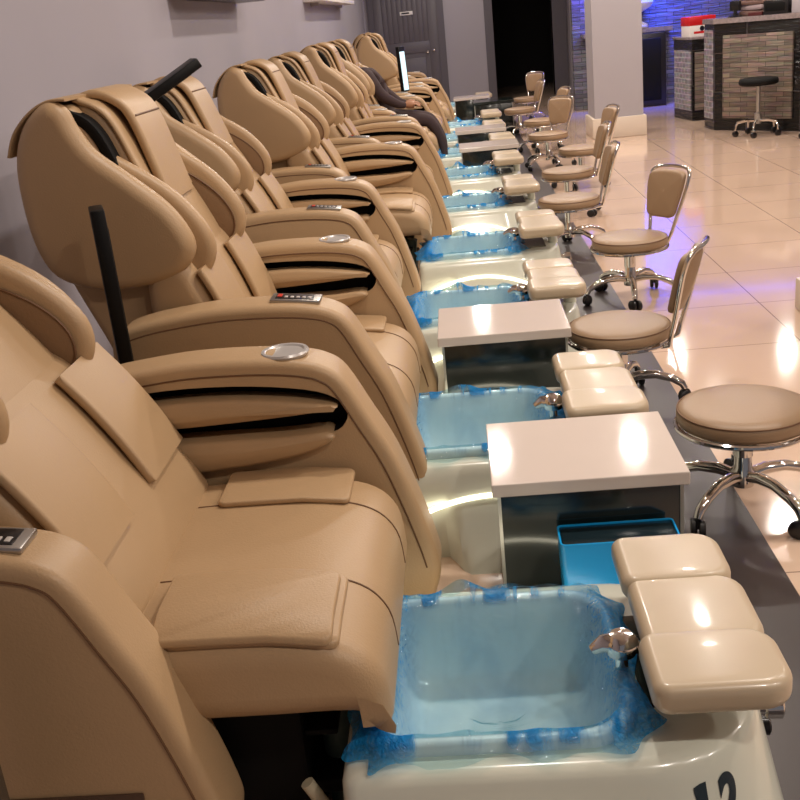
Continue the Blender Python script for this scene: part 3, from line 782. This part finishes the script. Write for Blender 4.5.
def make_black_stool(x, y, lab):
    r = empty('black_stool', (x, y, 0), .5)
    b = MB(); b.lathe([(.0, .50), (.17, .50), (.19, .51), (.195, .535), (.185, .562), (.12, .572), (0, .574)], (0, 0, 0), 'z', 36); b.build('seat', BLACK, r, angle=70)
    b = MB(); b.lathe([(.035, .12), (.035, .22), (.02, .23), (.02, .48), (.06, .50)], (0, 0, 0), 'z', 18); b.build('post', STEEL, r)
    for k in range(5):
        a = k * 2 * PI / 5; c, s_ = math.cos(a), math.sin(a)
        b = MB(); b.tube([(c * q, s_ * q, z) for q, z in ((.02, .15), (.12, .155), (.20, .14), (.22, .10), (.22, .06))], [.015, .015, .014, .012, .01], 8); leg = b.build('leg', CHROME, r)
        b = MB(); b.lathe([(.01, -.02), (.03, -.015), (.03, .015), (.01, .02)], (c * .22, s_ * .22, .03), 'y', 14); b.tube([(c * .22, s_ * .22, .03), (c * .22, s_ * .22, .065)], .008, 6); b.build('caster', BLACKPL, leg)
    tag(r, lab, 'stool')
make_black_stool(3.06, 11.20, 'small round black stool on chrome base before the stone counter')
make_black_stool(3.55, 10.62, 'black stool cut off by the photo edge, only its wheel showing')

# ------------------------------------------------------------------ reception counters
def prism(name, poly, z0, z1, m, parent=None):
    b = MB(); b.loft([[(x, y, z0) for x, y in poly], [(x, y, z1) for x, y in poly]], cap0=True, cap1=True); return b.build(name, m, parent, smooth=False)
def local_box(parent, name, M, lo, hi, m, bev=0):
    b = MB(); b.box(lo, hi, bev); o = b.build(name, m, parent, smooth=bev > 0); o.matrix_local = M; return o
r = empty('reception_counter', (2.795, 11.95, 0))
ang = math.atan2(-.655, .592); F = Matrix.Rotation(ang, 4, 'Z')   # local x runs along the front face, +y goes inside
poly = [(0, 0), (1.18, -1.30), (1.62, -.95), (.40, .36), (-.03, .32)]
prism('counter_body', poly, 0, 1.10, BLACKTILE, r)
local_box(r, 'stone_panel', F, (.12, -.025, .13), (.93, .01, .98), STONE, .004)
prism('counter_top', [(-.02, -.025), (1.18, -1.34), (1.66, -.95), (.41, .38), (-.05, .34)], 1.10, 1.15, COUNTERTOP, r)
F3 = Matrix.Rotation(math.atan2(-.32, .03), 4, 'Z')
sd = MB(); sd.box((-.30, -.012, .12), (-.04, .01, 1.04)); o = sd.build('side_tiles', BRICKX, r, smooth=False); o.matrix_local = F3
tag(r, 'large reception counter of black tile with a stone panel', 'counter')
r = empty('low_counter', (2.79, 13.02, 0)); F2 = Matrix.Rotation(math.radians(8), 4, 'Z')
local_box(r, 'counter_body', F2, (0, 0, 0), (.6, .62, .92), BLACKTILE)
local_box(r, 'brick_tiles', F2, (-.012, .03, .12), (.01, .58, .80), BRICKT)
local_box(r, 'stone_panel', F2, (.03, -.015, .12), (.55, .01, .78), STONE)
local_box(r, 'counter_top', F2, (-.015, -.015, .92), (.615, .635, .95), COUNTERTOP, .005)
tag(r, 'small lower counter with brick tiles left of the reception counter', 'counter')
b = MB(); b.box((2.22, 15.3, 0), (2.93, 15.72, .97), .008); r = b.build('black_cabinet', BLACKPL); tag(r, 'tall black cabinet against the stone wall behind the pillar', 'cabinet')
b = MB(); b.box((2.30, 15.285, .08), (2.86, 15.302, .90), .008); b.build('door', BLACK, r)
b = MB(); b.lathe([(.0, 0), (.15, 0), (.16, .02), (.15, .05), (.07, .09), (.05, .16), (.06, .2), (.16, .27), (.19, .33), (.17, .40), (.08, .46), (.065, .52), (.09, .58), (.11, .66), (.10, .74), (.05, .79), (0, .80)], (2.58, 15.58, 1.04), 'z', 30)
for v in b.bm.verts:
    if 1.26 < v.co.z < 1.5: v.co.x = 2.58 + (v.co.x - 2.58) * 1.25
    if v.co.z > 1.6 and v.co.y < 15.53 and abs(v.co.x - 2.58) < .03 and v.co.z < 1.74: v.co.y -= .025
tag(b.build('bust', WHITEST), 'white plaster bust on the ledge of the blue lit wall', 'sculpture')

CP = lambda s_, t, z=1.15: Vector((2.795, 11.95, z)) + F @ Vector((s_, t, 0))
def item(name, s_, t, size, m, lab, cat, z=1.15, rz=0., bev=.004, group=None):
    b = MB(); b.box((-size[0] / 2, -size[1] / 2, 0), (size[0] / 2, size[1] / 2, size[2]), bev)
    o = b.build(name, m); o.location = CP(s_, t, z); o.rotation_euler.z = ang + rz; return tag(o, lab, cat, group)
for k in range(4):
    tw = item('towel', .02 + .28, .30, (.30, .2, .05), TOWEL if k % 2 else BROWNBOX, ['lowest folded towel in the stack on the reception counter', 'second folded towel up in the stack on the counter', 'third folded towel up in the stack on the counter', 'topmost folded towel in the stack on the counter'][k], 'towel', 1.15 + k * .052, .1 * (-1) ** k, .02, 'folded towels on the counter')
r = empty('card_stand', CP(.16, .14), ang)
b = MB(); b.lathe([(.0, 0), (.07, 0), (.075, .012), (.02, .03), (.018, .07)], (0, 0, 0), 'z', 18); b.build('stand_base', BLACKPL, r)
b = MB(); b.box((-.06, -.02, .06), (.06, .02, .16), .008); b.build('stand_holder', BLACKPL, r); tag(r, 'small black stand on the front corner of the reception counter', 'stand')
item('maroon_case', .43, .12, (.16, .08, .035), MAROON, 'flat dark red case lying on the reception counter', 'case')
r = item('card_machine', .66, .16, (.27, .16, .135), BLACKPL, 'black box shaped machine on the reception counter', 'machine', bev=.01)
b = MB(); b.box((-.11, -.084, .03), (.11, -.079, .11), .002); b.build('front_panel', BLACK, r)
item('grey_carton', .87, .18, (.10, .12, .13), GREYBOX, 'small grey carton right of the black machine', 'box')
item('paper_tray', 1.0, .2, (.13, .16, .08), WHITEC, 'white tray at the edge of the photo on the counter', 'tray')
item('monitor_box', .52, .42, (.34, .05, .30), TRIMM, 'cream board standing at the back of the reception counter', 'board')
r = empty('gift_box', Vector((2.79, 13.02, .95)) + F2 @ Vector((.15, .22, 0)), math.radians(10))
b = MB(); b.box((-.15, -.13, 0), (.16, .13, .16), .004); b.build('box_body', WHITEC, r)
b = MB(); b.box((-.155, -.135, .12), (.165, .135, .22), .006); b.build('box_lid', RED, r)
b = MB(); b.box((-.10, -.1335, .03), (.14, -.1305, .055)); b.build('red_band', RED, r, smooth=False)
b = MB(); b.lathe([(.0, -.134), (.028, -.134), (.028, -.131)], (0, 0, .085), 'y', 16); b.build('black_mark', BLACKPL, r)
tag(r, 'red and white box on the small lower counter', 'box')

# boxes on the left wall whose undersides just reach into the frame
b = MB(); b.box((WX + .001, 5.75, 1.675), (WX + .20, 7.65, 2.75), .006); r = b.build('wall_tv', BLACKPL); tag(r, 'dark wall screen whose lower edge shows above the second headrest', 'screen')
b = MB(); b.box((WX + .2, 5.8, 1.72), (WX + .202, 7.6, 2.7)); b.build('screen_glass', DARKTEAL, r, smooth=False)
b = MB(); b.box((WX + .001, 11.2, 1.725), (WX + .2, 15.0, 1.775), .004); r = b.build('wall_shelf', WHITEC); tag(r, 'pale wall shelf whose underside shows near the back corner', 'shelf')
b = MB()
for y in (11.8, 14.4): b.box((WX + .001, y, 1.69), (WX + .09, y + .03, 1.726), .003)
b.build('bracket', GREYBOX, r)

# ------------------------------------------------------------------ light
def area(name, loc, power, size, col, rot=(0, 0, 0), spread=180):
    L = bpy.data.lights.new(name, 'AREA'); L.shape = 'DISK'; L.size = size; L.energy = power; L.color = col; L.spread = math.radians(spread)
    o = bpy.data.objects.new(name, L); COL.objects.link(o); o.location = loc; o.rotation_euler = rot; return o
WARM = (1, .90, .80)
for ix, x in enumerate((.13, 1.3, 2.6, 4.0)):
    for y in (0.2, 3.0, 5.7, 8.45, 11.0, 13.1, 15.5, 17.6):
        if (x > 1 and y > 15) or (x < 1 and y < 2): continue
        area('downlight', (x, y, 2.985), 27, .16, WARM)
area('blue_wash', (2.9, 15.42, 2.7), 140, .4, (.01, .06, 1), (math.radians(18), 0, 0), 100)
area('blue_wash', (1.95, 15.45, 1.9), 13, .2, (.08, .07, 1), (math.radians(60), 0, 0), 120)
w = bpy.data.worlds.new('World'); S.world = w; w.use_nodes = True
w.node_tree.nodes['Background'].inputs[0].default_value = (.80, .78, .86, 1); w.node_tree.nodes['Background'].inputs[1].default_value = .2

# ------------------------------------------------------------------ camera
cam = bpy.data.cameras.new('camera'); co = bpy.data.objects.new('camera', cam); COL.objects.link(co)
yaw, pitch, roll = (math.radians(v) for v in (-4.51, 19.72, 5.95))
fw = Vector((math.sin(yaw) * math.cos(pitch), math.cos(yaw) * math.cos(pitch), -math.sin(pitch)))
rt = fw.cross(Vector((0, 0, 1))).normalized(); dn = -rt.cross(fw)
r2 = math.cos(roll) * rt + math.sin(roll) * dn; d2 = -math.sin(roll) * rt + math.cos(roll) * dn
R3 = Matrix((r2, -d2, -fw)).transposed()
co.matrix_world = Matrix.Translation((0, 0, 1.45)) @ R3.to_4x4()
cam.sensor_width = 36; cam.sensor_fit = 'HORIZONTAL'; cam.lens = 1050 / 800 * 36; cam.clip_start = .05; cam.clip_end = 200
S.camera = co
S.view_settings.view_transform = 'Standard'; S.view_settings.look = 'None'; S.view_settings.gamma = 1; S.view_settings.use_curve_mapping = False
S.view_settings.exposure = -0.06
S.cycles.use_denoising = True
S.cycles.max_bounces = 8
